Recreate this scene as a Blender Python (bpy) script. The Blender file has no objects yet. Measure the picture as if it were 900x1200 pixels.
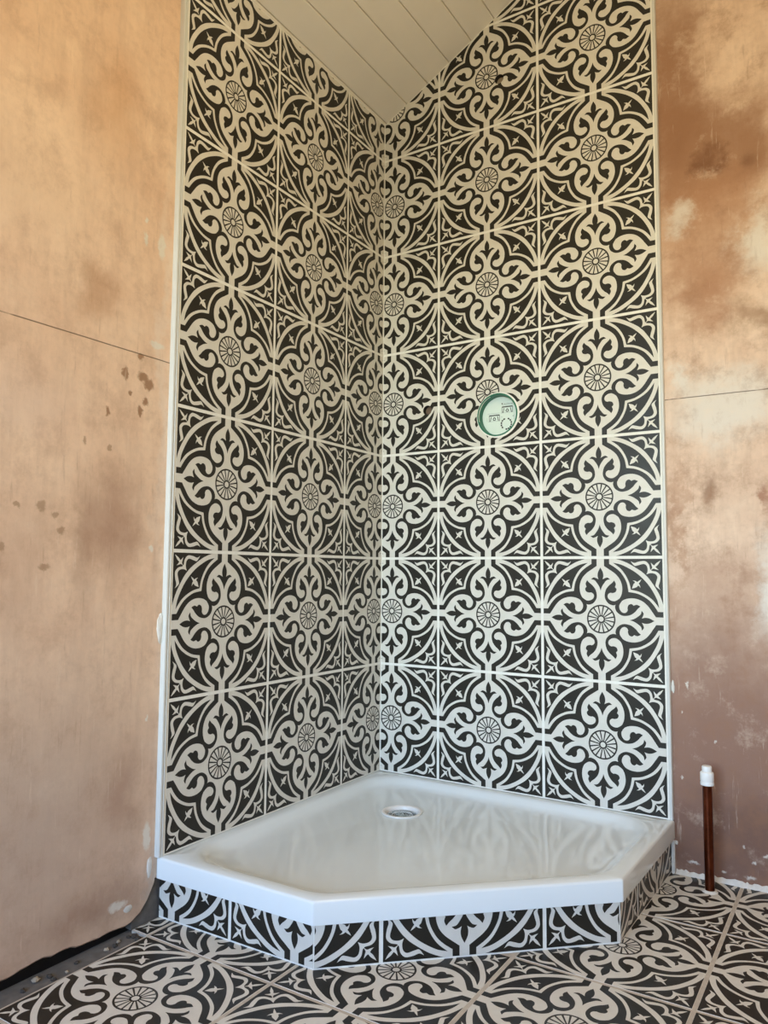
import bpy, math, random
from mathutils import Vector, Matrix
from mathutils.geometry import tessellate_polygon
random.seed(7)
scene = bpy.context.scene
COL = scene.collection

# ------------------------------------------------------------------ camera
cam_d = bpy.data.cameras.new('camera'); cam = bpy.data.objects.new('camera', cam_d); COL.objects.link(cam)
cam_d.sensor_fit = 'VERTICAL'; cam_d.sensor_height = 36.0; cam_d.lens = 886.68 / 1200 * 36.0
cam_d.clip_start = 0.02
cam.matrix_world = Matrix(((0.8449, 0.0368, 0.5337, 1.3184), (0.5349, -0.0726, -0.8418, -2.0663), (0.0078, 0.9967, -0.0811, 0.6198), (0, 0, 0, 1)))
scene.camera = cam

# ------------------------------------------------------------------ light
SKY_STRENGTH = 2.85
LAMP_POWER = 22.0
scene.view_settings.view_transform = 'Standard'; scene.view_settings.look = 'None'
scene.view_settings.gamma = 1.0; scene.view_settings.use_curve_mapping = False
scene.view_settings.exposure = 0.0
scene.cycles.use_denoising = True
scene.cycles.max_bounces = 10; scene.cycles.diffuse_bounces = 6
world = bpy.data.worlds.new('sky'); scene.world = world; world.use_nodes = True
wn = world.node_tree; wn.nodes.clear()
w_out = wn.nodes.new('ShaderNodeOutputWorld'); w_bg = wn.nodes.new('ShaderNodeBackground'); w_sky = wn.nodes.new('ShaderNodeTexSky')
w_sky.sky_type = 'NISHITA'; w_sky.sun_disc = False; w_sky.sun_elevation = math.radians(35); w_sky.sun_rotation = math.radians(0)
wn.links.new(w_sky.outputs[0], w_bg.inputs[0]); w_bg.inputs[1].default_value = SKY_STRENGTH
wn.links.new(w_bg.outputs[0], w_out.inputs[0])
WIN = (0.10, 1.75, 0.30, 1.85)           # x0 x1 z0 z1 of the window opening in the wall behind the viewer
WY = -3.4
pl = bpy.data.lights.new('window_portal', 'AREA'); pl.shape = 'RECTANGLE'; pl.size = WIN[1] - WIN[0]; pl.size_y = WIN[3] - WIN[2]
pl.cycles.is_portal = True
po = bpy.data.objects.new('window_portal', pl); COL.objects.link(po)
po.location = ((WIN[0] + WIN[1]) / 2, WY - 0.16, (WIN[2] + WIN[3]) / 2); po.rotation_euler = (math.radians(90), 0, 0)
ll = bpy.data.lights.new('ceiling_bulb_light', 'POINT'); ll.energy = LAMP_POWER; ll.color = (1.0, 0.82, 0.46); ll.shadow_soft_size = 0.11
lo = bpy.data.objects.new('ceiling_bulb_light', ll); COL.objects.link(lo); lo.location = (1.15, -1.25, 1.95)

# ------------------------------------------------------------------ helpers
def link(o, parent=None):
    COL.objects.link(o)
    if parent is not None: o.parent = parent
    return o
def mesh_obj(name, verts, faces, mats, parent=None, fmat=None, smooth=None):
    me = bpy.data.meshes.new(name); me.from_pydata([tuple(v) for v in verts], [], faces)
    for m in (mats if isinstance(mats, (list, tuple)) else [mats]): me.materials.append(m)
    if fmat: me.polygons.foreach_set('material_index', fmat)
    if smooth is not None:
        me.polygons.foreach_set('use_smooth', [True] * len(me.polygons)); me.set_sharp_from_angle(angle=math.radians(smooth))
    me.update()
    return link(bpy.data.objects.new(name, me), parent)
def empty(name, loc=(0, 0, 0)):
    o = bpy.data.objects.new(name, None); o.location = loc; o.empty_display_size = 0.05
    return link(o)
def tag(o, label=None, cat=None, group=None, kind=None):
    if label: o['label'] = label
    if cat: o['category'] = cat
    if group: o['group'] = group
    if kind: o['kind'] = kind
    return o
def setparent(o, p):
    # p may be moved: keep o's own coordinates as world coordinates
    o.parent = p; o.matrix_parent_inverse = Matrix.Translation(p.location).inverted()
    return o
def box_geo(x0, x1, y0, y1, z0, z1, V, F):
    b = len(V)
    V += [(x0, y0, z0), (x1, y0, z0), (x1, y1, z0), (x0, y1, z0), (x0, y0, z1), (x1, y0, z1), (x1, y1, z1), (x0, y1, z1)]
    F += [tuple(b + i for i in f) for f in ((0, 3, 2, 1), (4, 5, 6, 7), (0, 1, 5, 4), (1, 2, 6, 5), (2, 3, 7, 6), (3, 0, 4, 7))]
def box(name, x0, x1, y0, y1, z0, z1, m, parent=None):
    V, F = [], []; box_geo(x0, x1, y0, y1, z0, z1, V, F)
    return mesh_obj(name, V, F, m, parent)
def prism(name, poly, d0, d1, mapf, m, parent=None, smooth=None):
    """closed prism of a 2D polygon (ccw) between depth d0 and d1; mapf(a, b, d) -> world"""
    n = len(poly); V = [mapf(a, b, d0) for a, b in poly] + [mapf(a, b, d1) for a, b in poly]
    F = [tuple(range(n - 1, -1, -1)), tuple(range(n, 2 * n))] + [(i, (i + 1) % n, n + (i + 1) % n, n + i) for i in range(n)]
    return mesh_obj(name, V, F, m, parent, smooth=smooth)
def lathe(profile, seg=32, axis='z', centre=(0, 0, 0), close=False):
    V, F = [], []
    for r, h in profile:
        for i in range(seg):
            a = 2 * math.pi * i / seg
            if axis == 'z': V.append((centre[0] + r * math.cos(a), centre[1] + r * math.sin(a), centre[2] + h))
            else: V.append((centre[0] + r * math.cos(a), centre[1] - h, centre[2] + r * math.sin(a)))   # axis -y
    k = len(profile)
    for j in range(k - 1):
        for i in range(seg):
            F.append((j * seg + i, j * seg + (i + 1) % seg, (j + 1) * seg + (i + 1) % seg, (j + 1) * seg + i))
    if profile[0][0] > 1e-6 and close: F.append(tuple(range(seg - 1, -1, -1)))
    if close: F.append(tuple((k - 1) * seg + i for i in range(seg)))
    return V, F
def merge_geo(geos):
    V, F = [], []
    for v, f in geos:
        b = len(V); V += list(v); F += [tuple(b + i for i in q) for q in f]
    return V, F

# ------------------------------------------------------------------ materials
def srgb(r, g, b):
    f = lambda c: (c / 255 / 12.92) if c / 255 <= 0.04045 else ((c / 255 + 0.055) / 1.055) ** 2.4
    return (f(r), f(g), f(b), 1.0)
class NT:
    def __init__(s, name):
        s.m = bpy.data.materials.new(name); s.m.use_nodes = True; s.t = s.m.node_tree
        s.b = s.t.nodes['Principled BSDF']; s.tc = None
    def n(s, ty, **k):
        nd = s.t.nodes.new('ShaderNode' + ty)
        for a, v in k.items(): setattr(nd, a, v)
        return nd
    def l(s, a, b): s.t.links.new(a, b)
    def obj(s):
        if s.tc is None: s.tc = s.n('TexCoord')
        return s.tc.outputs['Object']
    def noise(s, scale, detail=4, rough=0.55, vec=None):
        nd = s.n('TexNoise'); nd.inputs['Scale'].default_value = scale; nd.inputs['Detail'].default_value = detail; nd.inputs['Roughness'].default_value = rough
        s.l(vec if vec is not None else s.obj(), nd.inputs['Vector']); return nd
    def rng(s, v, a, b, c, d, smooth=True):
        nd = s.n('MapRange'); nd.interpolation_type = 'SMOOTHSTEP' if smooth else 'LINEAR'
        for i, x in zip((1, 2, 3, 4), (a, b, c, d)): nd.inputs[i].default_value = x
        s.l(v, nd.inputs[0]); return nd.outputs[0]
    def math(s, op, a, b=None):
        nd = s.n('Math'); nd.operation = op
        for i, x in enumerate((a, b)):
            if x is None: continue
            if isinstance(x, (int, float)): nd.inputs[i].default_value = x
            else: s.l(x, nd.inputs[i])
        return nd.outputs[0]
    def mix(s, fac, a, b, blend='MIX'):
        nd = s.n('Mix'); nd.data_type = 'RGBA'; nd.blend_type = blend
        for i, x in ((0, fac), (6, a), (7, b)):
            if isinstance(x, (int, float)): nd.inputs[i].default_value = x
            elif isinstance(x, tuple): nd.inputs[i].default_value = x
            else: s.l(x, nd.inputs[i])
        return nd.outputs[2]
    def bump(s, h, strength, dist=0.002):
        nd = s.n('Bump'); nd.inputs['Strength'].default_value = strength; nd.inputs['Distance'].default_value = dist
        s.l(h, nd.inputs['Height']); s.l(nd.outputs[0], s.b.inputs['Normal'])
    def set(s, **k):
        for a, v in k.items():
            i = s.b.inputs[a.replace('_', ' ')]
            if isinstance(v, (int, float, tuple)): i.default_value = v
            else: s.l(v, i)
        return s.m
def simple(name, col, rough, metal=0.0, var=0.0, scale=60, bump=0.0, spec=0.5, coat=0.0):
    t = NT(name); nz = t.noise(scale)
    c = t.mix(t.rng(nz.outputs[0], 0.3, 0.7, 0, var), col, tuple(x * 0.55 for x in col[:3]) + (1,))
    t.set(Base_Color=c, Roughness=rough, Metallic=metal); t.b.inputs['Specular IOR Level'].default_value = spec
    t.b.inputs['Coat Weight'].default_value = coat; t.b.inputs['Coat Roughness'].default_value = 0.05
    if bump: t.bump(nz.outputs[0], bump)
    return t.m
def tile_mat(name, col, dark):
    t = NT(name); nz = t.noise(35, 5); fine = t.noise(420, 3)
    c = t.mix(t.rng(nz.outputs[0], 0.35, 0.7, 0, 0.22), col, dark)
    c = t.mix(t.rng(fine.outputs[0], 0.4, 0.75, 0, 0.12), c, dark)
    t.set(Base_Color=c, Roughness=t.rng(nz.outputs[0], 0.3, 0.7, 0.30, 0.40)); t.bump(fine.outputs[0], 0.05, 0.0004)
    t.b.inputs['Specular IOR Level'].default_value = 0.25
    return t.m
M_DARK = tile_mat('charcoal_glaze', srgb(43, 41, 36), srgb(32, 30, 25))
M_LIGHT = tile_mat('cream_glaze', srgb(222, 219, 210), srgb(196, 191, 180))
M_GROUT = simple('white_grout', srgb(240, 239, 232), 0.85, var=0.15, scale=90, bump=0.15)
M_FGROUT = simple('floor_grout', srgb(200, 190, 176), 0.9, var=0.3, scale=70, bump=0.2)
M_ACRYLIC = simple('white_acrylic', srgb(233, 241, 244), 0.12, var=0.015, scale=14, spec=0.45, coat=0.12)
M_TRIM = simple('white_trim_plastic', srgb(216, 217, 213), 0.25, var=0.06, scale=30)
M_BOARD = simple('painted_boards', srgb(243, 237, 222), 0.45, var=0.06, scale=9, bump=0.02)
M_GAP = simple('board_gap', srgb(86, 70, 48), 0.9, var=0.2)
M_COPPER = simple('aged_copper', srgb(112, 58, 38), 0.30, metal=1.0, var=0.85, scale=45, bump=0.05)
M_WPLAST = simple('white_plastic', srgb(240, 240, 238), 0.35, var=0.04)
M_CHROME = simple('chrome', srgb(205, 210, 212), 0.12, metal=1.0, var=0.1)
M_GREEN = simple('green_plastic', srgb(18, 112, 84), 0.4, var=0.1)
M_PALE = simple('pale_cover_plastic', srgb(226, 240, 232), 0.4, var=0.03)
M_INK = simple('cover_print', srgb(22, 34, 34), 0.6, var=0.1)
M_INKL = simple('cover_print_faint', srgb(150, 172, 168), 0.6, var=0.1)
M_CONC = simple('raw_concrete', srgb(112, 108, 104), 0.95, var=0.5, scale=45, bump=0.5)
M_CORE = simple('dark_masonry', srgb(58, 52, 48), 0.95, var=0.5, scale=25, bump=0.4)
M_FILLER = simple('white_filler', srgb(228, 224, 216), 0.8, var=0.25, scale=80, bump=0.4)
M_CRUMB = simple('plaster_crumb', srgb(176, 164, 146), 0.95, var=0.5, scale=160, bump=0.4)
M_CRUMBD = simple('grit', srgb(74, 68, 62), 0.95, var=0.4, scale=160, bump=0.4)
M_RUBBER = simple('brown_seal', srgb(120, 98, 80), 0.6, var=0.5, scale=120)
M_GREYPL = simple('grey_plug', srgb(150, 138, 118), 0.55, var=0.3, scale=120)

def plaster(name, axis, base, dark, blobs, crack, flecks=0.0, mottle=0.25, wamt=0.16):
    """bare gypsum plaster. axis: which object coordinate runs along the wall (0 = x, 1 = y); blobs: (along, up, ra, ru, colour, strength, softness)"""
    t = NT(name)
    sep = t.n('SeparateXYZ'); t.l(t.obj(), sep.inputs[0])
    nz = t.noise(3.2, 6, 0.6)
    # vertical trowel streaks
    mp = t.n('Mapping'); mp.inputs['Scale'].default_value = (9, 9, 1.6); t.l(t.obj(), mp.inputs[0])
    st = t.noise(3.0, 5, 0.62, mp.outputs[0]); fine = t.noise(60, 5, 0.65)
    c = t.mix(t.rng(nz.outputs[0], 0.30, 0.72, 0, 0.75), base, dark)
    c = t.mix(t.rng(st.outputs[0], 0.42, 0.75, 0, 0.38), c, tuple(x * 0.74 for x in dark[:3]) + (1,))
    c = t.mix(t.rng(st.outputs[0], 0.42, 0.22, 0, 0.30), c, tuple(min(1, x * 1.22) for x in base[:3]) + (1,))
    c = t.mix(t.rng(fine.outputs[0], 0.35, 0.8, 0, 0.22), c, tuple(x * 0.6 for x in dark[:3]) + (1,))
    # distorted coordinates for stains
    def warp(scale, amt):
        wz = t.noise(scale, 7, 0.68); a = t.n('VectorMath'); a.operation = 'SUBTRACT'; t.l(wz.outputs['Color'], a.inputs[0]); a.inputs[1].default_value = (0.5, 0.5, 0.5)
        b = t.n('VectorMath'); b.operation = 'SCALE'; t.l(a.outputs[0], b.inputs[0]); b.inputs['Scale'].default_value = amt
        d = t.n('VectorMath'); d.operation = 'ADD'; t.l(t.obj(), d.inputs[0]); t.l(b.outputs[0], d.inputs[1]); return d.outputs[0]
    big, small = warp(7, wamt), warp(60, 0.026)
    for a_, u_, ra, ru, col, stg, soft in blobs:
        s = t.n('VectorMath'); s.operation = 'SUBTRACT'; t.l(big if max(ra, ru) > 0.05 else small, s.inputs[0])
        s.inputs[1].default_value = (a_, 0, u_) if axis == 0 else (0, a_, u_)
        m = t.n('VectorMath'); m.operation = 'MULTIPLY'; t.l(s.outputs[0], m.inputs[0])
        m.inputs[1].default_value = (1 / ra, 0, 1 / ru) if axis == 0 else (0, 1 / ra, 1 / ru)
        ln = t.n('VectorMath'); ln.operation = 'LENGTH'; t.l(m.outputs[0], ln.inputs[0])
        c = t.mix(t.rng(ln.outputs['Value'], 1.0, 1.0 - soft, 0, stg), c, col)
    # patchy drying and fine trowel scratches
    mt = t.noise(11, 9, 0.72); c = t.mix(t.rng(mt.outputs[0], 0.46, 0.68, 0, mottle), c, srgb(150, 108, 80))
    c = t.mix(t.rng(mt.outputs[0], 0.46, 0.28, 0, mottle * 0.8), c, srgb(236, 214, 192))
    mp2 = t.n('Mapping'); mp2.inputs['Scale'].default_value = (70, 70, 7); mp2.inputs['Rotation'].default_value = (0.25, 0.2, 0); t.l(t.obj(), mp2.inputs[0])
    sc = t.noise(1.0, 6, 0.7, mp2.outputs[0]); c = t.mix(t.rng(sc.outputs[0], 0.60, 0.74, 0, 0.35), c, srgb(238, 218, 198))
    c = t.mix(t.rng(sc.outputs[0], 0.42, 0.26, 0, 0.28), c, srgb(140, 102, 78))
    if flecks:
        fl = t.noise(75, 4, 0.7); low = t.rng(sep.outputs[2], 0.9, -0.1, 0.0, 1.0)
        k = t.math('MULTIPLY', t.rng(fl.outputs[0], 0.735, 0.765, 0, flecks), low)
        c = t.mix(k, c, srgb(226, 218, 206))
    # straight hairline joint of the boards behind
    wob = t.noise(5, 2)
    zz = t.math('ADD', sep.outputs[2], t.math('MULTIPLY', t.math('SUBTRACT', wob.outputs[0], 0.5), 0.003))
    d = t.math('ABSOLUTE', t.math('SUBTRACT', zz, crack))
    brk = t.rng(t.noise(14, 3).outputs[0], 0.30, 0.42, 0.25, 0.8)
    k = t.math('MULTIPLY', t.rng(d, 0.0018, 0.0006, 0, 1), brk)
    c = t.mix(k, c, srgb(84, 62, 46))
    h = t.math('SUBTRACT', t.math('ADD', t.math('MULTIPLY', st.outputs[0], 0.6), t.math('MULTIPLY', fine.outputs[0], 0.35)), t.math('MULTIPLY', k, 0.8))
    t.bump(h, 0.35, 0.003)
    t.b.inputs['Specular IOR Level'].default_value = 0.3
    return t.set(Base_Color=c, Roughness=0.62)
PINK, PDARK = srgb(241, 211, 184), srgb(225, 188, 160)
BR, BRD, PALE, WHT = srgb(150, 106, 76), srgb(122, 82, 56), srgb(222, 215, 206), srgb(232, 226, 214)
L_BLOBS = [
 (-1.09, 1.20, 0.07, 0.09, srgb(184, 140, 108), 0.6, 0.9), (-1.06, 1.63, 0.10, 0.20, srgb(206, 158, 116), 0.45, 0.95),
 (-1.03, 0.73, 0.12, 0.17, srgb(176, 140, 118), 0.7, 0.9), (-1.10, 0.68, 0.045, 0.20, srgb(168, 134, 112), 0.45, 0.95),
 (-1.24, 0.62, 0.12, 0.22, srgb(196, 160, 136), 0.45, 0.95), (-1.20, 0.10, 0.5, 0.55, srgb(190, 168, 152), 0.75, 0.95),
 (-0.98, 0.16, 0.07, 0.14, srgb(166, 130, 110), 0.55, 0.95), (-1.02, -0.06, 0.22, 0.07, srgb(160, 130, 112), 0.6, 0.95),
 (-1.25, 0.95, 0.2, 0.12, srgb(226, 198, 178), 0.5, 0.95), (-1.24, 1.36, 0.2, 0.16, srgb(230, 200, 172), 0.5, 0.95),
 (-0.905, 1.10, 0.022, 0.75, srgb(234, 214, 196), 0.6, 0.95), (-0.90, -0.03, 0.02, 0.09, srgb(200, 186, 172), 0.6, 0.9),
]
R_BLOBS = [
 (1.00, 0.12, 0.55, 0.62, srgb(138, 102, 86), 0.92, 0.75), (1.0, -0.05, 0.4, 0.20, srgb(116, 84, 70), 0.75, 0.8),
 (0.92, 1.95, 0.13, 0.42, BR, 0.85, 0.8), (1.02, 1.73, 0.24, 0.22, BR, 0.85, 0.6), (1.0, 1.50, 0.2, 0.3, srgb(176, 130, 98), 0.7, 0.7), (1.01, 1.725, 0.055, 0.06, BRD, 0.85, 0.8),
 (1.105, 1.69, 0.032, 0.032, BRD, 0.7, 0.9), (0.935, 1.57, 0.05, 0.07, PALE, 0.75, 0.95), (0.99, 1.36, 0.13, 0.15, srgb(170, 124, 94), 0.75, 0.9),
 (1.13, 1.47, 0.09, 0.13, PALE, 0.85, 0.8), (1.11, 1.27, 0.08, 0.06, srgb(150, 116, 88), 0.7, 0.9), (1.03, 1.06, 0.22, 0.13, PALE, 0.85, 0.8),
 (0.935, 1.14, 0.05, 0.06, PALE, 0.8, 0.9), (0.985, 0.85, 0.055, 0.09, srgb(150, 118, 94), 0.8, 0.95), (1.125, 0.80, 0.028, 0.06, srgb(150, 98, 72), 0.75, 0.9),
 (0.905, 0.74, 0.025, 0.34, srgb(176, 136, 108), 0.65, 0.95), (1.11, 0.60, 0.06, 0.16, PALE, 0.9, 0.9), (0.98, 0.62, 0.10, 0.10, srgb(186, 152, 130), 0.6, 0.95),
]
SPT, FNG = srgb(150, 112, 82), srgb(164, 132, 104)
for a_, u_, ra, ru, k in [
 (-0.974, 1.092, 0.009, 0.008, 0), (-0.965, 1.050, 0.016, 0.011, 0), (-0.950, 1.034, 0.014, 0.013, 0), (-1.013, 1.047, 0.008, 0.015, 0), (-0.956, 0.996, 0.009, 0.011, 0),
 (-0.971, 0.969, 0.007, 0.013, 0), (-1.055, 0.955, 0.005, 0.009, 0), (-0.998, 1.005, 0.005, 0.006, 0), (-1.246, 0.743, 0.008, 0.006, 1), (-1.197, 0.745, 0.011, 0.011, 1),
 (-1.167, 0.729, 0.009, 0.008, 1), (-1.151, 0.700, 0.008, 0.008, 1), (-1.184, 0.626, 0.013, 0.007, 1), (-1.272, 0.664, 0.007, 0.009, 1), (-1.105, 0.884, 0.005, 0.009, 1),
 (-1.047, 0.878, 0.006, 0.007, 1), (-0.928, 0.672, 0.006, 0.007, 2), (-0.930, 1.129, 0.020, 0.008, 2), (-0.925, 1.359, 0.012, 0.028, 2), (-0.971, 1.405, 0.005, 0.007, 2),
 (-0.971, 1.361, 0.005, 0.016, 2), (-0.925, 0.302, 0.004, 0.005, 2), (-0.985, -0.070, 0.022, 0.010, 2), (-0.915, 0.05, 0.010, 0.03, 2)]:
    L_BLOBS.append((a_, u_, ra * 1.25, ru * 1.25, (SPT, FNG, WHT)[k], (0.85, 0.7, 0.85)[k], 0.5))
for a_, u_, ra, ru in [(0.987, 0.205, 0.004, 0.008), (1.048, -0.037, 0.006, 0.008), (1.096, -0.050, 0.013, 0.008), (0.925, 0.343, 0.004, 0.017), (0.906, 0.108, 0.004, 0.009),
 (1.068, -0.071, 0.007, 0.006), (1.059, -0.108, 0.018, 0.008), (1.000, -0.105, 0.010, 0.005), (0.911, 0.271, 0.003, 0.006), (0.93, -0.098, 0.02, 0.006)]:
    R_BLOBS.append((a_, u_, ra * 0.9, ru * 0.9, WHT, 0.75, 0.8))
M_PLAST_L = plaster('bare_plaster_left', 1, PINK, PDARK, L_BLOBS, 1.0975)
M_PLAST_R = plaster('bare_plaster_right', 0, srgb(232, 206, 184), srgb(212, 178, 154), R_BLOBS, 1.087, 0.8, 0.45, 0.24)
M_PLAIN = simple('bare_plaster', srgb(222, 204, 188), 0.7, var=0.25, scale=4)

# ------------------------------------------------------------------ tile print (flat pattern in half-tile units)
def catmull(pts, n=5):
    """closed outline; 3-tuples (x, y, 1) are corners, runs between corners are smoothed"""
    P = [(p[0], p[1], len(p) > 2) for p in pts]; N = len(P)
    out = []
    for i in range(N):
        p1, p2 = P[i], P[(i + 1) % N]
        p0 = P[i - 1] if not p1[2] else p1
        p3 = P[(i + 2) % N] if not p2[2] else p2
        out.append((p1[0], p1[1]))
        if p1[2] and p2[2]: continue
        for k in range(1, n):
            t = k / n
            q = []
            for a in (0, 1):
                q.append(0.5 * (2 * p1[a] + (p2[a] - p0[a]) * t + (2 * p0[a] - 5 * p1[a] + 4 * p2[a] - p3[a]) * t * t + (3 * p1[a] - p0[a] - 3 * p2[a] + p3[a]) * t ** 3))
            out.append(tuple(q))
    return out
def mirx(pts): return [(-p[0], p[1]) + tuple(p[2:]) for p in reversed(pts)]
def mird(pts): return [(p[1], p[0]) + tuple(p[2:]) for p in reversed(pts)]
def rot4(poly):
    r = [poly]
    for _ in range(3): r.append([(-y, x) for x, y in r[-1]])
    return r
def circ(r, n=40): return [(r * math.cos(2 * math.pi * i / n), r * math.sin(2 * math.pi * i / n)) for i in range(n)]
def area(p): return 0.5 * sum(p[i][0] * p[(i + 1) % len(p)][1] - p[(i + 1) % len(p)][0] * p[i][1] for i in range(len(p)))
def ccw(p): return p if area(p) > 0 else p[::-1]
SHAPES = []           # (polygon, layer, material index) ; 0 dark, 1 light
def add(polys, layer, mi):
    for q in polys: SHAPES.append((ccw(q), layer, mi))
# light arm with its two curled lobes
half = [(0.060, 1.02, 1), (0.060, 0.862, 1), (0.130, 0.815), (0.235, 0.74), (0.307, 0.655), (0.345, 0.545), (0.341, 0.43), (0.303, 0.342), (0.24, 0.300, 1), (0.240, 0.240, 1)]
add(rot4(catmull(half + [(0, 0, 1)] + mirx(half))), 1, 1)
d1 = [(0.312, 0.345, 1), (0.303, 0.342), (0.24, 0.299), (0.176, 0.300), (0.126, 0.332), (0.111, 0.376), (0.127, 0.412), (0.16, 0.430, 1), (0.195, 0.426), (0.240, 0.444), (0.257, 0.488), (0.232, 0.522, 1),
      (0.247, 0.572), (0.222, 0.628, 1), (0.184, 0.587), (0.134, 0.545), (0.085, 0.478), (0.064, 0.388), (0.077, 0.318), (0.126, 0.254), (0.19, 0.229), (0.236, 0.236, 1)]
d1c = catmull(d1)
add(rot4(d1c) + rot4(mirx(d1c)), 2, 0)
fl = [(0, 0.838, 1), (0.038, 0.765), (0.047, 0.70), (0.034, 0.645, 1), (0.07, 0.664), (0.115, 0.674), (0.157, 0.643, 1), (0.10, 0.630), (0.055, 0.578), (0.020, 0.520), (0, 0.458, 1)]
add(rot4(catmull(fl + mirx(fl)[1:-1])), 2, 0)
# spandrel: band with concave inner edge
tri = [(0.447, 0.447, 1), (0.418, 0.60), (0.340, 0.742), (0.250, 0.828), (0.145, 0.896, 1), (0.145, 1.02, 1), (0.160, 0.990, 1), (0.255, 0.975), (0.373, 0.938), (0.478, 0.888), (0.638, 0.787), (0.718, 0.718)]
add(rot4(catmull(tri + mird(tri)[1:-1])), 1, 1)
hole = [(0.484, 0.484, 1), (0.458, 0.600), (0.400, 0.722), (0.320, 0.826), (0.205, 0.914, 1), (0.321, 0.889), (0.439, 0.835), (0.559, 0.762), (0.668, 0.668)]
add(rot4(catmull(hole + mird(hole)[1:-1])), 2, 0)
star = [(0.502, 0.502, 1), (0.525, 0.572), (0.548, 0.592, 1), (0.545, 0.612), (0.514, 0.632, 1), (0.555, 0.626), (0.587, 0.607, 1), (0.607, 0.625), (0.652, 0.652, 1)]
add(rot4(catmull(star + mird(star)[1:-1], 3)), 3, 1)
wave = [(0.730, 0.730, 1), (0.750, 0.790), (0.738, 0.862), (0.690, 0.895), (0.605, 0.874), (0.545, 0.868), (0.488, 0.938, 1), (0.545, 0.912), (0.62, 0.933), (0.713, 0.940), (0.770, 0.888), (0.788, 0.812), (0.805, 0.805, 1)]
add(rot4(catmull(wave + mird(wave)[1:-1], 4)), 1, 1)
flr = [(0.79, 0.79, 1), (0.820, 0.835), (0.812, 0.870), (0.800, 0.918, 1), (0.832, 0.884), (0.852, 0.872, 1), (0.885, 0.910), (0.950, 0.950, 1)]
add(rot4(catmull(flr + mird(flr)[1:-1], 3)), 1, 1)
# wheel
add([circ(0.232, 48)], 2, 0); add([circ(0.208, 48)], 3, 1)
for k in range(16):
    a = 2 * math.pi * (k + 0.5) / 16; c, s = math.cos(a), math.sin(a); w0, w1 = 0.0075, 0.0115
    add([[(0.05 * c + w0 * s, 0.05 * s - w0 * c), (0.215 * c + w1 * s, 0.215 * s - w1 * c), (0.215 * c - w1 * s, 0.215 * s + w1 * c), (0.05 * c - w0 * s, 0.05 * s + w0 * c)]], 4, 0)
add([circ(0.064, 24)], 4, 0); add([circ(0.042, 24)], 5, 1)

PITCH = 0.334; HALF = PITCH / 2; THALF = 0.1634; LAYER = 0.00004; TDEEP = 0.008
TRIS = []
for poly, layer, mi in SHAPES:
    q = [(x * HALF, y * HALF) for x, y in poly]
    for t in tessellate_polygon([[Vector((x, y, 0)) for x, y in q]]):
        tr = ccw([q[i] for i in t])
        if abs(area(tr)) > 1e-12: TRIS.append((tr, layer, mi))
def clip_half(poly, a, b, keep_left=True):
    """part of a convex polygon on the left (or right) of the line a->b"""
    out = []; n = len(poly); sg = 1 if keep_left else -1
    f = lambda p: sg * ((b[0] - a[0]) * (p[1] - a[1]) - (b[1] - a[1]) * (p[0] - a[0]))
    for i in range(n):
        p, q = poly[i], poly[(i + 1) % n]; fp, fq = f(p), f(q)
        if fp >= -1e-12: out.append(p)
        if (fp > 1e-12 and fq < -1e-12) or (fp < -1e-12 and fq > 1e-12):
            t = fp / (fp - fq); out.append((p[0] + (q[0] - p[0]) * t, p[1] + (q[1] - p[1]) * t))
    return out if len(out) > 2 and abs(area(out)) > 1e-11 else []
def clip_convex(poly, conv):
    for i in range(len(conv)):
        if not poly: return []
        poly = clip_half(poly, conv[i], conv[(i + 1) % len(conv)])
    return poly
def subtract(polys, conv):
    """convex pieces minus a convex ccw polygon"""
    xs = [p[0] for p in conv]; ys = [p[1] for p in conv]; out = []
    for poly in polys:
        if max(p[0] for p in poly) < min(xs) or min(p[0] for p in poly) > max(xs) or max(p[1] for p in poly) < min(ys) or min(p[1] for p in poly) > max(ys):
            out.append(poly); continue
        rest = poly
        for i in range(len(conv)):
            o = clip_half(rest, conv[i], conv[(i + 1) % len(conv)], False)
            if o: out.append(o)
            rest = clip_half(rest, conv[i], conv[(i + 1) % len(conv)])
            if not rest: break
    return out
def circle_poly(cx, cy, r, n=32): return [(cx + r * math.cos(2 * math.pi * i / n), cy + r * math.sin(2 * math.pi * i / n)) for i in range(n)]
SQUARE = [(-THALF, -THALF), (THALF, -THALF), (THALF, THALF), (-THALF, THALF)]
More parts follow.
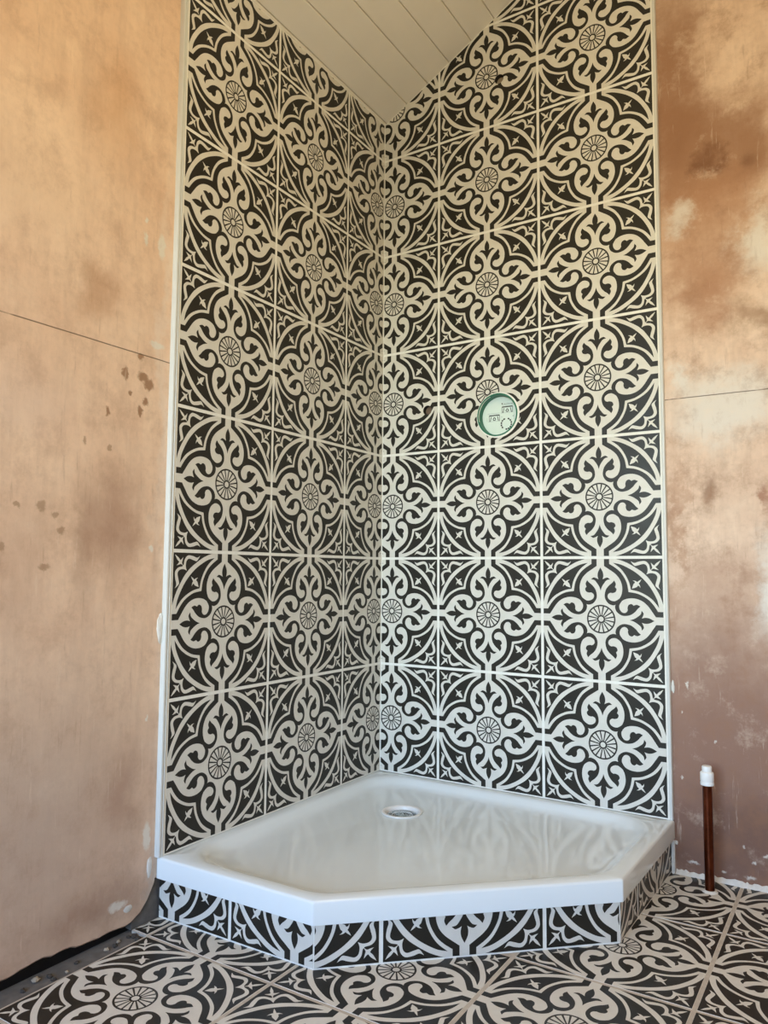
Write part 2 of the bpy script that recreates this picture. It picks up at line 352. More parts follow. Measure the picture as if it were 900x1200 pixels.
def tile_mesh(name, outline, holes=(), full=False):
    V, F, MI = [], [], []
    def face(poly, z, mi):
        b = len(V); V.extend((x, y, z) for x, y in poly); F.append(tuple(range(b, b + len(poly)))); MI.append(mi)
    n = len(outline); cx = sum(p[0] for p in outline) / n; cy = sum(p[1] for p in outline) / n
    # chamfered rim
    c = 0.0005
    inner = outline
    for i in range(n):
        a, b = outline[i], outline[(i + 1) % n]; L = math.hypot(b[0] - a[0], b[1] - a[1]); nx, ny = -(b[1] - a[1]) / L * c, (b[0] - a[0]) / L * c
        inner = clip_half(inner, (a[0] + nx, a[1] + ny), (b[0] + nx, b[1] + ny)) or inner
    if len(inner) != n: inner = [(x + (cx - x) * 0.004, y + (cy - y) * 0.004) for x, y in outline]
    # align vertex order
    k = min(range(n), key=lambda j: (inner[j][0] - outline[0][0]) ** 2 + (inner[j][1] - outline[0][1]) ** 2); inner = inner[k:] + inner[:k]
    for i in range(n):
        j = (i + 1) % n; a, b, p, q = outline[i], outline[j], inner[i], inner[j]
        bb = len(V); V.extend([(a[0], a[1], -c), (b[0], b[1], -c), (q[0], q[1], 0), (p[0], p[1], 0)]); F.append((bb, bb + 1, bb + 2, bb + 3)); MI.append(1)
        bb = len(V); V.extend([(a[0], a[1], -TDEEP), (b[0], b[1], -TDEEP), (b[0], b[1], -c), (a[0], a[1], -c)]); F.append((bb, bb + 1, bb + 2, bb + 3)); MI.append(1)
    pcs = [inner]; hp = [circle_poly(*h) for h in holes]
    for h in hp: pcs = subtract(pcs, h)
    for q in pcs: face(q, 0, 0)
    if not hp: face(outline[::-1], -TDEEP, 0)
    for h in hp:
        for i in range(len(h)):
            a, b = h[i], h[(i + 1) % len(h)]; bb = len(V)
            V.extend([(b[0], b[1], -TDEEP), (a[0], a[1], -TDEEP), (a[0], a[1], 0), (b[0], b[1], 0)]); F.append((bb, bb + 1, bb + 2, bb + 3)); MI.append(1)
    for tr, layer, mi in TRIS:
        q = clip_convex(tr, inner)
        if not q: continue
        q = [q]
        for h in hp: q = subtract(q, h)
        for r in q: face(r, LAYER * layer, mi)
    me = bpy.data.meshes.new(name); me.from_pydata(V, [], F); me.materials.append(M_DARK); me.materials.append(M_LIGHT)
    me.polygons.foreach_set('material_index', MI); me.update()
    return me
FULL = tile_mesh('patterned_tile', SQUARE)
def place_tile(parent, origin, right, up, region=None, holes=(), jitter=0.0002):
    """origin: world centre of the uncut tile face; region: convex ccw polygon in tile metres that the tile is cut to"""
    outline = SQUARE
    if region:
        outline = clip_convex(SQUARE, region)
        if not outline or area(outline) < 2e-5: return None
        # drop near-duplicate corners
        o2 = []
        for p in outline:
            if not o2 or math.hypot(p[0] - o2[-1][0], p[1] - o2[-1][1]) > 1e-4: o2.append(p)
        if math.hypot(o2[0][0] - o2[-1][0], o2[0][1] - o2[-1][1]) < 1e-4: o2.pop()
        outline = o2
        if len(outline) < 3: return None
    cut = region is not None and abs(area(outline) - area(SQUARE)) > 1e-6
    me = tile_mesh('patterned_tile_cut', outline, holes) if (cut or holes) else FULL
    o = bpy.data.objects.new('tile', me); link(o, parent)
    r, u = Vector(right), Vector(up); n = r.cross(u)
    org = Vector(origin) + n * random.uniform(-jitter, jitter)
    o.matrix_world = Matrix(((r.x, u.x, n.x, org.x), (r.y, u.y, n.y, org.y), (r.z, u.z, n.z, org.z), (0, 0, 0, 1)))
    return o

# ------------------------------------------------------------------ room shell
CEIL0, SLOPE = 2.1335, 0.552
ceil_z = lambda x: CEIL0 + SLOPE * x
FLOOR = -0.130
PLB = 0.012                         # plaster plane lies this far behind the tile faces
RIDGE, FARX = 1.75, 3.3
XR, YL = 0.2082, 0.2099             # first tile joints from the corner
X_END, Y_END = XR + 2 * PITCH, YL + 2 * PITCH
HOLES = [(0.1679, 1.1359, 0.0155), (0.4178, 2.1496, 0.0150)]
VALVE = (0.4085, 1.0955, 0.0690)

# right-hand wall (plane y = 0), its front pierced by the three holes
wpoly = [(-0.012, FLOOR + 0.0), (FARX, FLOOR), (FARX, 2.4), (RIDGE, ceil_z(RIDGE) + 0.02), (-0.012, ceil_z(0) + 0.02)]
pcs = [wpoly]
for h in HOLES + [VALVE]: pcs = subtract(pcs, circle_poly(*h))
V, F = [], []
for q in pcs:
    b = len(V); V += [(x, PLB, z) for x, z in q]; F.append(tuple(range(b, b + len(q))))
b = len(V); n = len(wpoly); V += [(x, PLB, z) for x, z in wpoly] + [(x, PLB + 0.12, z) for x, z in wpoly]
F += [tuple(b + n + i for i in range(n - 1, -1, -1))] + [(b + i, b + n + i, b + n + (i + 1) % n, b + (i + 1) % n) for i in range(n)]
wall_r = tag(mesh_obj('wall_right', V, F, M_PLAST_R), 'bare pink plaster wall on the right with patterned shower tiling beside it', kind='structure')
# left-hand wall (plane x = 0): plaster skin with a ragged foot, dark masonry behind
foot = [(-3.4, -0.108), (-2.6, -0.112), (-2.0, -0.106), (-1.6, -0.110), (-1.42, -0.114), (-1.33, -0.108), (-1.236, -0.1108), (-1.21, -0.109), (-1.182, -0.1068), (-1.15, -0.109), (-1.115, -0.112), (-1.079, -0.1141), (-1.04, -0.1148), (-1.0, -0.119), (-0.978, -0.1201), (-0.950, -0.1186), (-0.926, -0.108), (-0.908, -0.084), (-0.8912, -0.0585), (-0.889, -0.046), (-0.5, -0.046), (0.012, -0.046)]
fp = []
for (y0, z0), (y1, z1) in zip(foot[:-1], foot[1:]):
    k = max(1, int((y1 - y0) / 0.012)) if y1 < -0.88 else 1
    for i in range(k):
        t = i / k; fp.append((y0 + (y1 - y0) * t, z0 + (z1 - z0) * t + (random.uniform(-0.0035, 0.0035) if y0 < -0.89 else 0)))
fp.append(foot[-1])
V, F = [], []
for y, z in fp:
    bulge = random.uniform(0, 0.002)
    V += [(-PLB - 0.022, y, z + random.uniform(-0.003, 0.003)), (-PLB - 0.004, y, z - 0.001), (-PLB + bulge * 0.5, y, z + 0.003), (-PLB, y, z + 0.022), (-PLB, y, ceil_z(0) + 0.02), (-PLB - 0.022, y, ceil_z(0) + 0.02)]
for i in range(len(fp) - 1):
    for j in range(6):
        a, c = i * 6 + j, i * 6 + (j + 1) % 6
        F.append((a, a + 6, c + 6, c))
F += [tuple(range(6)), tuple((len(fp) - 1) * 6 + j for j in range(5, -1, -1))]
wall_l = tag(mesh_obj('wall_left', V, F, M_PLAST_L), 'bare pink plaster wall on the left with a ragged open foot', kind='structure')
box('masonry_core', -0.25, -0.075, -3.4, 0.012, -0.30, ceil_z(0), M_CORE, wall_l)
box('backing_board', -0.033, -0.0165, -0.945, -0.86, FLOOR - 0.004, -0.05, M_CONC, wall_l)
# the two walls out of view
V, F = [], []
for a in ((-0.3, WIN[0], FLOOR, 2.2), (WIN[1], FARX + 0.2, FLOOR, 2.2), (WIN[0], WIN[1], FLOOR, WIN[2]), (WIN[0], WIN[1], WIN[3], 2.2)): box_geo(a[0], a[1], WY - 0.15, WY, a[2], a[3], V, F)
b = len(V); g = [(-0.3, 2.2), (FARX + 0.2, 2.2), (RIDGE, 3.25)]
V += [(x, WY, z) for x, z in g] + [(x, WY - 0.15, z) for x, z in g]; F += [(b, b + 1, b + 2), (b + 5, b + 4, b + 3), (b, b + 3, b + 4, b + 1), (b + 1, b + 4, b + 5, b + 2), (b + 2, b + 5, b + 3, b)]
wall_b = tag(mesh_obj('wall_back', V, F, M_PLAIN), 'plastered gable wall behind the viewer with a wide window', kind='structure')
wall_f = tag(box('wall_far', FARX, FARX + 0.15, WY, 0.13, FLOOR, 2.45, M_PLAIN), 'plain plaster wall at the far right, out of view', kind='structure')
V, F = [], []
x0, x1, z0, z1 = WIN; t = 0.05
for a in ((x0, x1, z0, z0 + t), (x0, x1, z1 - t, z1), (x0, x0 + t, z0 + t, z1 - t), (x1 - t, x1, z0 + t, z1 - t), ((x0 + x1) / 2 - t / 2, (x0 + x1) / 2 + t / 2, z0 + t, z1 - t)):
    box_geo(a[0], a[1], WY - 0.13, WY - 0.07, a[2], a[3], V, F)
tag(mesh_obj('window_1', V, F, M_TRIM), 'white framed window in the gable wall behind the viewer', kind='structure')

# floor slab, tiles
floor = tag(box('floor', -0.027, FARX, WY, 0.012, FLOOR - 0.12, FLOOR - 0.007, M_CONC), 'concrete floor laid with charcoal and cream patterned tiles', kind='structure')
FX, FY = 0.0375, -0.2795
FP = 0.3345
tiled = [(FX + 0.002, WY), (FARX, WY), (FARX, 0.012), (FX + 0.002, 0.012)]
V, F = [], []
box_geo(FX - 0.001, FARX, WY, 0.012, FLOOR - 0.007, FLOOR - 0.0008, V, F); box_geo(-0.010, FX - 0.001, FY - 2 * FP + 0.001, -0.86, FLOOR - 0.007, FLOOR - 0.0008, V, F)
mesh_obj('grout', V, F, M_FGROUT, floor)
for i in range(-1, 10):
    for j in range(-10, 1):
        x0, y1 = FX + i * FP, FY + (j + 1) * FP; cx, cy = x0 + FP / 2, y1 - FP / 2
        if i == -1 and j != -2: continue
        if cx < 0.75 and cy > -0.5: continue                      # wholly under the tray
        ax0, ax1 = -0.008 - cx, FARX - cx; ay0, ay1 = WY - cy, 0.008 - cy
        place_tile(floor, (cx, cy, FLOOR), (1, 0, 0), (0, 1, 0), [(ax0, ay0), (ax1, ay0), (ax1, ay1), (ax0, ay1)], jitter=0.0002)

# sloping boarded ceiling
def cmap(a, d): # a along x, d below the boards' face is negative up
    return (a, ceil_z(a))
nrm = Vector((SLOPE, 0, -1)).normalized()          # faces into the room
ceiling = tag(prism('ceiling', [(-0.3, ceil_z(-0.3) + 0.012), (RIDGE, ceil_z(RIDGE) + 0.012), (RIDGE, ceil_z(RIDGE) + 0.12), (-0.3, ceil_z(-0.3) + 0.12)], WY - 0.15, 0.13, lambda a, b, d: (a, d, b), M_GAP), 'sloping ceiling of cream painted boards', kind='structure')
prism('far_slope', [(RIDGE, ceil_z(RIDGE) + 0.0), (FARX + 0.2, ceil_z(RIDGE) - SLOPE * (FARX + 0.2 - RIDGE)), (FARX + 0.2, ceil_z(RIDGE) - SLOPE * (FARX + 0.2 - RIDGE) + 0.1), (RIDGE, ceil_z(RIDGE) + 0.1)], WY - 0.15, 0.13, lambda a, b, d: (a, d, b), M_BOARD, ceiling)
BP = 0.0789
k = 0; xa = -0.012
xs = [0.0062 + BP * i for i in range(0, 24) if 0.0062 + BP * i < RIDGE] + [RIDGE]
for xb in xs:
    g = 0.0011; a0, a1 = xa + g, xb - g; ch = 0.0016
    up = Vector((-SLOPE, 1)).normalized()
    prof = [(a0, 0.009), (a0, ch), (a0 + ch, 0), (a1 - ch, 0), (a1, ch), (a1, 0.009)]
    pts = [(a, ceil_z(a) + h * math.sqrt(1 + SLOPE ** 2)) for a, h in prof]
    prism('board', pts[::-1] if area(pts) < 0 else pts, WY, 0.008, lambda a, b, d: (a, d, b), M_BOARD, ceiling)
    xa = xb

# ------------------------------------------------------------------ wall tiles and grout
def hole_local(cx, cz): return [(h[0] - cx, h[1] - cz, h[2], 24) for h in HOLES + [VALVE] if abs(h[0] - cx) < THALF + h[2] and abs(h[1] - cz) < THALF + h[2]]
for i in range(-1, 2):
    for j in range(0, 9):
        cx, cz = XR + (i + 0.5) * PITCH, (j + 0.5) * PITCH
        x0, x1 = 0.0028 - cx, X_END - 0.0005 - cx
        top = lambda x: ceil_z(x + cx) - 0.003 - cz
        if top(x1) < -THALF: continue
        place_tile(wall_r, (cx, 0, cz), (1, 0, 0), (0, 0, 1), [(x0, 0.0028 - cz), (x1, 0.0028 - cz), (x1, top(x1)), (x0, top(x0))], hole_local(cx, cz))
for i in range(0, 3):
    for j in range(0, 7):
        cy, cz = -(YL + (1.5 - i) * PITCH), (j + 0.5) * PITCH      # i = 0 is the outer column
        y0, y1 = -(Y_END - 0.0005) - cy, -0.0034 - cy
        t = ceil_z(0) - 0.003 - cz
        place_tile(wall_l, (0, cy, cz), (0, 1, 0), (0, 0, 1), [(y0, 0.0028 - cz), (y1, 0.0028 - cz), (y1, t), (y0, t)])
gp = [(0.0, 0.0004), (X_END, 0.0004), (X_END, ceil_z(X_END) - 0.0005), (0.0, ceil_z(0) - 0.0005)]
pcs = [gp]
for h in HOLES + [VALVE]: pcs = subtract(pcs, circle_poly(*h))
V, F = [], []
for q in pcs:
    b = len(V); V += [(x, 0.0005, z) for x, z in q]; F.append(tuple(range(b, b + len(q))))
b = len(V); V += [(x, 0.0005, z) for x, z in gp] + [(x, PLB, z) for x, z in gp]; F += [(b + i, b + 4 + i, b + 4 + (i + 1) % 4, b + (i + 1) % 4) for i in range(4)]
mesh_obj('grout', V, F, M_GROUT, wall_r)
box('grout', -PLB, -0.0005, -Y_END, 0.0, 0.0004, ceil_z(0) - 0.0005, M_GROUT, wall_l)
# edge trims
def trim(name, prof, mapf, z0, z1, label):
    n = len(prof); V = [mapf(a, d, z0) for a, d in prof] + [mapf(a, d, z1) for a, d in prof]
    F = [tuple(range(n)), tuple(range(2 * n - 1, n - 1, -1))] + [(i, n + i, n + (i + 1) % n, (i + 1) % n) for i in range(n)]
    return tag(mesh_obj(name, V, F, M_TRIM, smooth=40), label, kind='structure')
profL = [(0, -0.010), (0, 0.0), (0.0018, 0.0014), (0.0042, 0.0012), (0.0056, -0.0012), (0.0070, 0.0008), (0.0095, 0.0016), (0.0125, 0.0004), (0.0136, -0.004), (0.0136, -0.0122)]
trim_l = trim('trim_1', profL, lambda a, d, z: (d, -(Y_END + 0.0002) - a, z), 0.0004, ceil_z(0) - 0.001, 'white plastic edge trim down the left side of the tiling')
profR = [(0, -0.010), (0, 0.0002), (0.0020, 0.0014), (0.0062, 0.0012), (0.0080, -0.0006), (0.0084, -0.004), (0.0084, -0.0122)]
trim_r = trim('trim_2', profR, lambda a, d, z: (X_END + 0.0002 + a, -d, z), 0.0004, ceil_z(X_END) - 0.002, 'white plastic edge trim down the right side of the tiling')
def blob_geo(c, r, seg=10, rings=6, rough=0.18):
    V, F = [], []
    for j in range(rings + 1):
        th = math.pi * j / rings
        for i in range(seg):
            a = 2 * math.pi * i / seg; k = 1 + random.uniform(-rough, rough) * (0 < j < rings)
            V.append((c[0] + r[0] * k * math.sin(th) * math.cos(a), c[1] + r[1] * k * math.sin(th) * math.sin(a), c[2] + r[2] * k * math.cos(th)))
    for j in range(rings):
        for i in range(seg): F.append((j * seg + i, (j + 1) * seg + i, (j + 1) * seg + (i + 1) % seg, j * seg + (i + 1) % seg))
    return V, F
for c, r in (((-PLB + 0.001, -0.8965, 0.494), (0.004, 0.0085, 0.034)), ((-PLB, -0.905, -0.018), (0.002, 0.007, 0.022)), ((-PLB, -0.958, -0.085), (0.0012, 0.012, 0.007))):
    mesh_obj('filler_dab', *blob_geo(c, r), M_FILLER, wall_l, smooth=60)
for c, r in (((0.889, PLB - 0.001, 0.335), (0.004, 0.003, 0.017)), ((0.890, PLB - 0.003, -0.055), (0.004, 0.004, 0.005))):
    mesh_obj('filler_dab', *blob_geo(c, r), M_FILLER, wall_r, smooth=60)
# ragged white filler along the foot of the right wall, sealant up the end of the plinth
V, F = [], []; xx = 0.888; i = 0
while xx < 2.2:
    h = 0.010 + random.uniform(-0.003, 0.003)
    V += [(xx, PLB + 0.001, FLOOR - 0.002), (xx, PLB - 0.010 - random.uniform(0, 0.004), FLOOR - 0.002), (xx, PLB - 0.007, FLOOR + 0.004), (xx, PLB - 0.001, FLOOR + h), (xx, PLB + 0.001, FLOOR + h)]
    if i: F += [((i - 1) * 5 + j, i * 5 + j, i * 5 + j + 1, (i - 1) * 5 + j + 1) for j in range(4)]
    i += 1; xx += random.uniform(0.004, 0.011)
mesh_obj('filler_strip', V, F, M_FILLER, wall_r)
box('sealant_bead', 0.8785, 0.8865, 0.001, PLB, FLOOR, -0.050, M_FILLER, wall_r)

# ------------------------------------------------------------------ shower tray
TB = [(-0.012, 0.012), (-0.012, -0.887), (0.413, -0.879), (0.8775, -0.446), (0.887, 0.012)]
def inset_round(poly, d, r):
    n = len(poly); P = ccw(list(poly)); n = len(P); lines = []
    for i in range(n):
        a, b = P[i], P[(i + 1) % n]; L = math.hypot(b[0] - a[0], b[1] - a[1]); nx, ny = -(b[1] - a[1]) / L, (b[0] - a[0]) / L
        lines.append(((a[0] + nx * d, a[1] + ny * d), (b[0] - a[0], b[1] - a[1])))
    C = []
    for i in range(n):
        (p, u), (q, v) = lines[i - 1], lines[i]; den = u[0] * v[1] - u[1] * v[0]
        t = ((q[0] - p[0]) * v[1] - (q[1] - p[1]) * v[0]) / den; C.append((p[0] + u[0] * t, p[1] + u[1] * t))
    if r <= 0: return C
    out = []
    for i in range(n):
        c, a, b = Vector(C[i]), Vector(C[i - 1]), Vector(C[(i + 1) % n]); u, v = (a - c).normalized(), (b - c).normalized()
        ang = u.angle(v); tl = r / math.tan(ang / 2); p0, p1 = c + u * tl, c + v * tl; o = c + (u + v).normalized() * (r / math.sin(ang / 2))
        a0 = math.atan2(*(p0 - o).yx); a1 = math.atan2(*(p1 - o).yx); da = (a1 - a0 + math.pi) % (2 * math.pi) - math.pi
        for k in range(13): out.append((o.x + r * math.cos(a0 + da * k / 12), o.y + r * math.sin(a0 + da * k / 12)))
    return out
TC = (0.40, -0.40)
def ray_loop(poly, angs):
    out = []
    for an in angs:
        dx, dy = math.cos(an), math.sin(an); best = None
        for i in range(len(poly)):
            (ax, ay), (bx, by) = poly[i], poly[(i + 1) % len(poly)]; ex, ey = bx - ax, by - ay; den = dx * ey - dy * ex
            if abs(den) < 1e-14: continue
            t = ((ax - TC[0]) * ey - (ay - TC[1]) * ex) / den; s = ((ax - TC[0]) * dy - (ay - TC[1]) * dx) / den
            if t > 0 and -1e-9 <= s <= 1 + 1e-9 and (best is None or t > best): best = t
        out.append((TC[0] + dx * best, TC[1] + dy * best))
    return out
angs = [2 * math.pi * i / 200 for i in range(200)]
for p in inset_round(TB, 0, 0.006): angs.append(math.atan2(p[1] - TC[1], p[0] - TC[0]) % (2 * math.pi))
angs = sorted(set(round(a, 5) for a in angs)); NA = len(angs)
DR = (0.222, -0.232, 0.054)
loops = []
for d, r, z in ((0.012, 0.004, -0.045), (0.0, 0.006, -0.045), (0.0, 0.006, -0.006), (0.0012, 0.006, -0.0022), (0.0045, 0.006, 0.0), (0.030, 0.10, 0.0), (0.036, 0.10, -0.0012), (0.043, 0.105, -0.0055), (0.052, 0.11, -0.0135), (0.062, 0.11, -0.0195), (0.076, 0.11, -0.0235), (0.10, 0.11, -0.0255)):
    loops.append([(x, y, z) for x, y in ray_loop(inset_round(TB, d, r), angs)])
last = loops[-1]
for f, z in ((0.35, -0.0285), (0.7, -0.0315), (0.92, -0.033), (1.0, -0.0335)):
    L = []
    for (x, y, _), an in zip(last, angs):
        a2 = math.atan2(y - DR[1], x - DR[0]); cx, cy = DR[0] + DR[2] * math.cos(a2), DR[1] + DR[2] * math.sin(a2)
        L.append((x + (cx - x) * f, y + (cy - y) * f, z))
    loops.append(L)
V = [p for L in loops for p in L]; F = []
for j in range(len(loops) - 1):
    for i in range(NA):
        k = (i + 1) % NA; F.append((j * NA + i, j * NA + k, (j + 1) * NA + k, (j + 1) * NA + i))
tray = empty('shower_tray', (0.413, -0.879, -0.045))
tag(tray, 'white acrylic five-sided corner shower tray with a round drain', 'shower tray')
setparent(mesh_obj('tray_body', V, F, M_ACRYLIC, smooth=45), tray)
zd = -0.0335
v, f = lathe([(0.054, 0.0), (0.0565, 0.0015), (0.0555, 0.0038), (0.051, 0.0045), (0.0470, 0.0030), (0.0455, -0.001), (0.0445, -0.0105), (0.0, -0.0105)], 40, 'z', (DR[0], DR[1], zd))
drain = setparent(mesh_obj('drain', v, f, M_WPLAST, smooth=50), tray)
v, f = lathe([(0.0440, -0.0104), (0.0440, -0.006), (0.0415, -0.0045), (0.037, -0.006), (0.036, -0.0102), (0.030, -0.0102), (0.0295, -0.0055), (0.027, -0.0035), (0.012, -0.0015), (0.0, -0.0012)], 40, 'z', (DR[0], DR[1], zd))
dc = mesh_obj('drain_cover', v, f, M_CHROME, smooth=50); dc.parent = drain; dc['label'] = 'chrome drain cover'

# ------------------------------------------------------------------ tiled plinth under the tray
PB, PC, PD, PE = (-0.010, -0.8775), (0.4095, -0.8700), (0.8690, -0.4420), (0.8770, 0.010)
plinth = empty('tray_plinth', (PC[0], PC[1], FLOOR))
tag(plinth, 'low plinth faced with cut patterned tiles under the white shower tray', 'plinth')
core = [PB, PC, PD, PE, (-0.010, 0.010)]
ins = inset_round(core, 0.0009, 0)
setparent(prism('grout_bed', ccw(ins), FLOOR, -0.0452, lambda a, b, d: (a, b, d), M_GROUT), plinth)
def riser(a, b, centres):
    A, B = Vector((a[0], a[1])), Vector((b[0], b[1])); u = (B - A).normalized(); L = (B - A).length
    zb, zt = FLOOR + 0.0035, -0.0465
    for s in centres:
        c = A + u * s
        o = place_tile(None, (c.x, c.y, zb + THALF), (u.x, u.y, 0), (0, 0, 1), [(0.0012 - s, -THALF), (L - 0.0012 - s, -THALF), (L - 0.0012 - s, zt - zb - THALF), (0.0012 - s, zt - zb - THALF)])
        if o:
            mw = o.matrix_world.copy(); o.parent = plinth; o.matrix_parent_inverse = Matrix.Translation(plinth.location).inverted(); o.matrix_basis = mw
riser(PB, PC, [0.040, 0.374])
riser(PC, PD, [-0.037, 0.297, 0.631])
riser(PD, PE, [-0.034, 0.300, 0.634])

# ------------------------------------------------------------------ recessed mixer valve behind its site cover
vx, vz, vr = VALVE[0] - 0.0022, VALVE[1] + 0.0010, 0.0655
valve = empty('shower_valve', (vx, 0, vz))
tag(valve, 'round concealed shower valve in a green ring with a printed pale cover', 'shower valve')
v, f = lathe([(vr - 0.0004, 0.0004), (vr - 0.0010, 0.0010), (vr - 0.0040, 0.0010), (vr - 0.0048, 0.0002), (vr - 0.0056, -0.034), (vr - 0.0004, -0.034), (vr - 0.0004, 0.0004)], 48, 'y', (vx, 0, vz))
setparent(mesh_obj('green_ring', v, f, M_GREEN, smooth=40), valve)
v, f = lathe([(vr - 0.0058, -0.034), (vr - 0.0058, -0.0262), (vr - 0.0066, -0.0255), (0.0, -0.0255)], 48, 'y', (vx, 0, vz))
cov = setparent(mesh_obj('cover_plate', v, f, M_PALE, smooth=40), valve)
v, f = lathe([(vr - 0.0028, -0.004), (vr - 0.0028, 0.0001), (vr + 0.0036, 0.0003), (vr + 0.0042, -0.002)], 48, 'y', (vx + 0.0024, 0, vz - 0.0012))
setparent(mesh_obj('sealant_ring', v, f, M_GROUT, smooth=50), valve)
# flat print on the cover: units are millimetres from the cover's centre
yp = 0.0255 - 0.00012
def stroke(p, q, w):
    d = (Vector(q) - Vector(p)).normalized(); nx, ny = -d.y * w / 2, d.x * w / 2
    return [(p[0] + nx, p[1] + ny), (p[0] - nx, p[1] - ny), (q[0] - nx, q[1] - ny), (q[0] + nx, q[1] + ny)]
def print_mesh(name, polys, mat):
    V, F = [], []
    for q in polys:
        q = ccw(q); b = len(V); V += [(vx + x / 1000, yp, vz + z / 1000) for x, z in q]; F.append(tuple(range(b, b + len(q))))
    o = mesh_obj(name, V, F, mat); o.parent = cov
    o.matrix_parent_inverse = Matrix.Translation(valve.location).inverted(); o.matrix_parent_inverse = Matrix.Identity(4)
    return o
ink, faint = [], []
def gauge(cx, cy, w, h):
    ink.append(stroke((cx - w / 2, cy + h / 2), (cx + w / 2, cy + h / 2), 3.2))
    for s in (-1, 1):
        ink.append(stroke((cx + s * w / 2, cy + h / 2), (cx + s * w / 2, cy - h / 2), 1.4))
        ink.append(stroke((cx + s * w * 0.30, cy + h * 0.3), (cx + s * w * 0.40, cy - h / 2), 2.2))
    faint.append(stroke((cx - w * 0.62, cy - h / 2), (cx + w * 0.55, cy - h / 2), 0.8))
    drop = [(cx + 4.4 * math.sin(a) * (0.55 if math.cos(a) > 0.4 else 1), cy - 2.5 + (5.2 if math.cos(a) > 0 else 3.6) * math.cos(a)) for a in [2 * math.pi * i / 12 for i in range(12)]]
    drp = [(cx + 2.0 * math.sin(a), cy - 2.6 + 2.0 * math.cos(a)) for a in [2 * math.pi * i / 10 for i in range(10)]]
    for i in range(12): ink.append(stroke(drop[i], drop[(i + 1) % 12], 2.4))
gauge(-20, -5, 34, 18); gauge(22, 18, 34, 18)
for k in range(14):
    if k in (3, 9): continue
    a0, a1 = 2 * math.pi * (k + 0.12) / 14, 2 * math.pi * (k + 0.88) / 14
    ink.append(stroke((19 + 16.5 * math.cos(a0), -25 + 16.5 * math.sin(a0)), (19 + 16.5 * math.cos(a1), -25 + 16.5 * math.sin(a1)), 4.4))
ink.append([(4, 35), (7, 35), (7, 39.5), (4, 39.5)])
for k in range(9): ink.append(stroke((9.5 + 3.6 * k, 36.2), (9.5 + 3.6 * k + 2.3, 36.2 + (0.8 if k % 3 == 0 else 0)), 1.5))
faint += [stroke((-42, 10), (-2, 10), 0.9), stroke((5, 32.6), (44, 32.6), 0.9), stroke((44, 2), (44, -14), 0.9), stroke((-44, -2), (-44, -14), 0.9), stroke((39, -3), (43, -3), 2.2), stroke((2, -3), (6, -3), 1.2)]
tag(print_mesh('cover_print', ink, M_INK), kind='stuff'); tag(print_mesh('cover_print_faint', faint, M_INKL), kind='stuff')
# ------------------------------------------------------------------ two drilled pipe holes with recessed plugs
for (hx, hz, hr), mat, lab in zip(HOLES, (M_RUBBER, M_GREYPL), ('brown pipe end sunk in the drilled hole left of the round valve', 'grey pipe end sunk in the drilled hole high up near the ceiling')):
    e = empty('pipe_end', (hx, 0, hz)); tag(e, lab, 'pipe end', 'capped pipe ends in the tiled wall')
    v, f = lathe([(hr - 0.0002, -0.0008), (hr - 0.0002, -0.040), (0.0, -0.040)], 24, 'y', (hx, 0, hz)); f = [tuple(reversed(q)) for q in f]
    setparent(mesh_obj('sleeve', v, f, M_CORE), e)
    v, f = lathe([(hr - 0.0006, -0.038), (hr - 0.0010, -0.016), (hr - 0.0030, -0.0135), (hr - 0.0045, -0.0145), (hr - 0.0055, -0.0120), (0.0035, -0.0108), (0.0, -0.0112)], 24, 'y', (hx, 0, hz))
    setparent(mesh_obj('plug', v, f, mat, smooth=40), e)

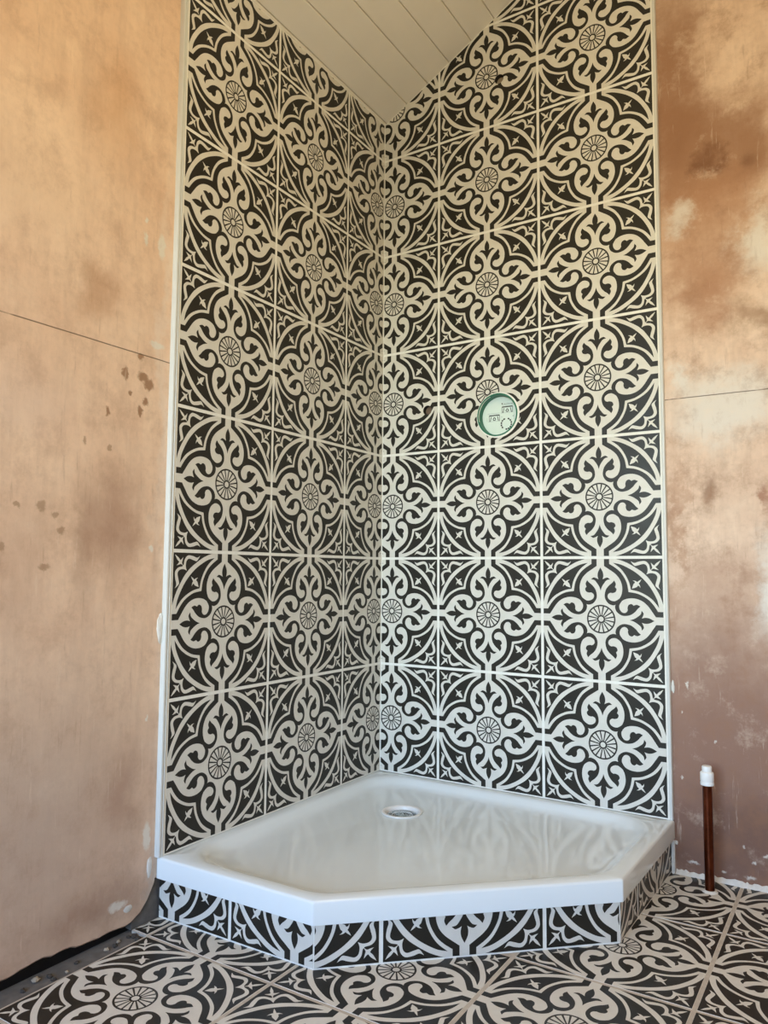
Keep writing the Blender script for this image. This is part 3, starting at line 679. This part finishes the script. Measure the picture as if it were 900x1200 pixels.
# ------------------------------------------------------------------ copper pipe with white push-fit stop end
px, py = 0.979, -0.066
pipe = empty('copper_pipe', (px, py, FLOOR)); tag(pipe, 'upright copper pipe with a white stop end rising from the floor tiles', 'pipe')
v, f = lathe([(0.0, 0.0), (0.0108, 0.0), (0.0110, 0.004), (0.0110, 0.256), (0.0, 0.256)], 24, 'z', (px, py, FLOOR))
setparent(mesh_obj('pipe_tube', v, f, M_COPPER, smooth=40), pipe)
v, f = lathe([(0.0112, 0.248), (0.0150, 0.248), (0.0156, 0.2500), (0.0156, 0.2545), (0.0146, 0.2565), (0.0156, 0.2585), (0.0156, 0.276), (0.0146, 0.2785), (0.0112, 0.280), (0.0112, 0.291), (0.0100, 0.293), (0.0, 0.293)], 28, 'z', (px, py, FLOOR))
setparent(mesh_obj('stop_end', v, f, M_WPLAST, smooth=35), pipe)
v, f = lathe([(0.0112, 0.0042), (0.0150, 0.0030), (0.0185, 0.0002), (0.0185, -0.0005)], 28, 'z', (px, py, FLOOR))
setparent(mesh_obj('floor_collar', v, f, M_FILLER, smooth=50), pipe)

# ------------------------------------------------------------------ rubble on the bare strip of floor
crumbs = [(-0.003, -1.171, 0.0085, 0), (0.005, -1.148, 0.0065, 1), (0.009, -1.204, 0.006, 1), (0.020, -1.150, 0.0055, 1), (0.009, -1.025, 0.0055, 0), (0.010, -1.006, 0.006, 1), (0.003, -1.089, 0.005, 1), (0.001, -0.966, 0.005, 1), (0.009, -0.958, 0.0065, 1), (0.026, -0.962, 0.007, 1), (0.000, -0.990, 0.004, 0), (0.016, -1.120, 0.004, 0)]
ORD = ('nearest', 'second nearest', 'third nearest', 'fourth nearest', 'fifth nearest', 'sixth nearest', 'seventh nearest', 'farthest')
crumbs.sort(key=lambda c: -c[1]); seen = [0, 0]; labs = []
for c in crumbs:
    n = [q for q in crumbs if q[3] == c[3]]; w = 'farthest' if seen[c[3]] == len(n) - 1 else ORD[seen[c[3]]]; seen[c[3]] += 1
    labs.append(('pale plaster crumb' if c[3] == 0 else 'dark bit of grit') + ' on the bare concrete strip, ' + w + ' to the shower tray' if w != 'farthest' else ('pale plaster crumb' if c[3] == 0 else 'dark bit of grit') + ' on the bare concrete strip, farthest from the shower tray')
for (x, y, r, k), lab in zip(crumbs, labs):
    v, f = blob_geo((0, 0, 0), (r, r * random.uniform(0.7, 1.1), r * 0.6), 7, 4, 0.3)
    o = mesh_obj('plaster_crumb' if k == 0 else 'grit', v, f, M_CRUMB if k == 0 else M_CRUMBD)
    o.location = (x, y, FLOOR - 0.007 + r * 0.45); o.rotation_euler = (0, 0, random.uniform(0, 6))
    tag(o, lab, 'rubble', 'pale crumbs on the concrete strip' if k == 0 else 'dark grit on the concrete strip')
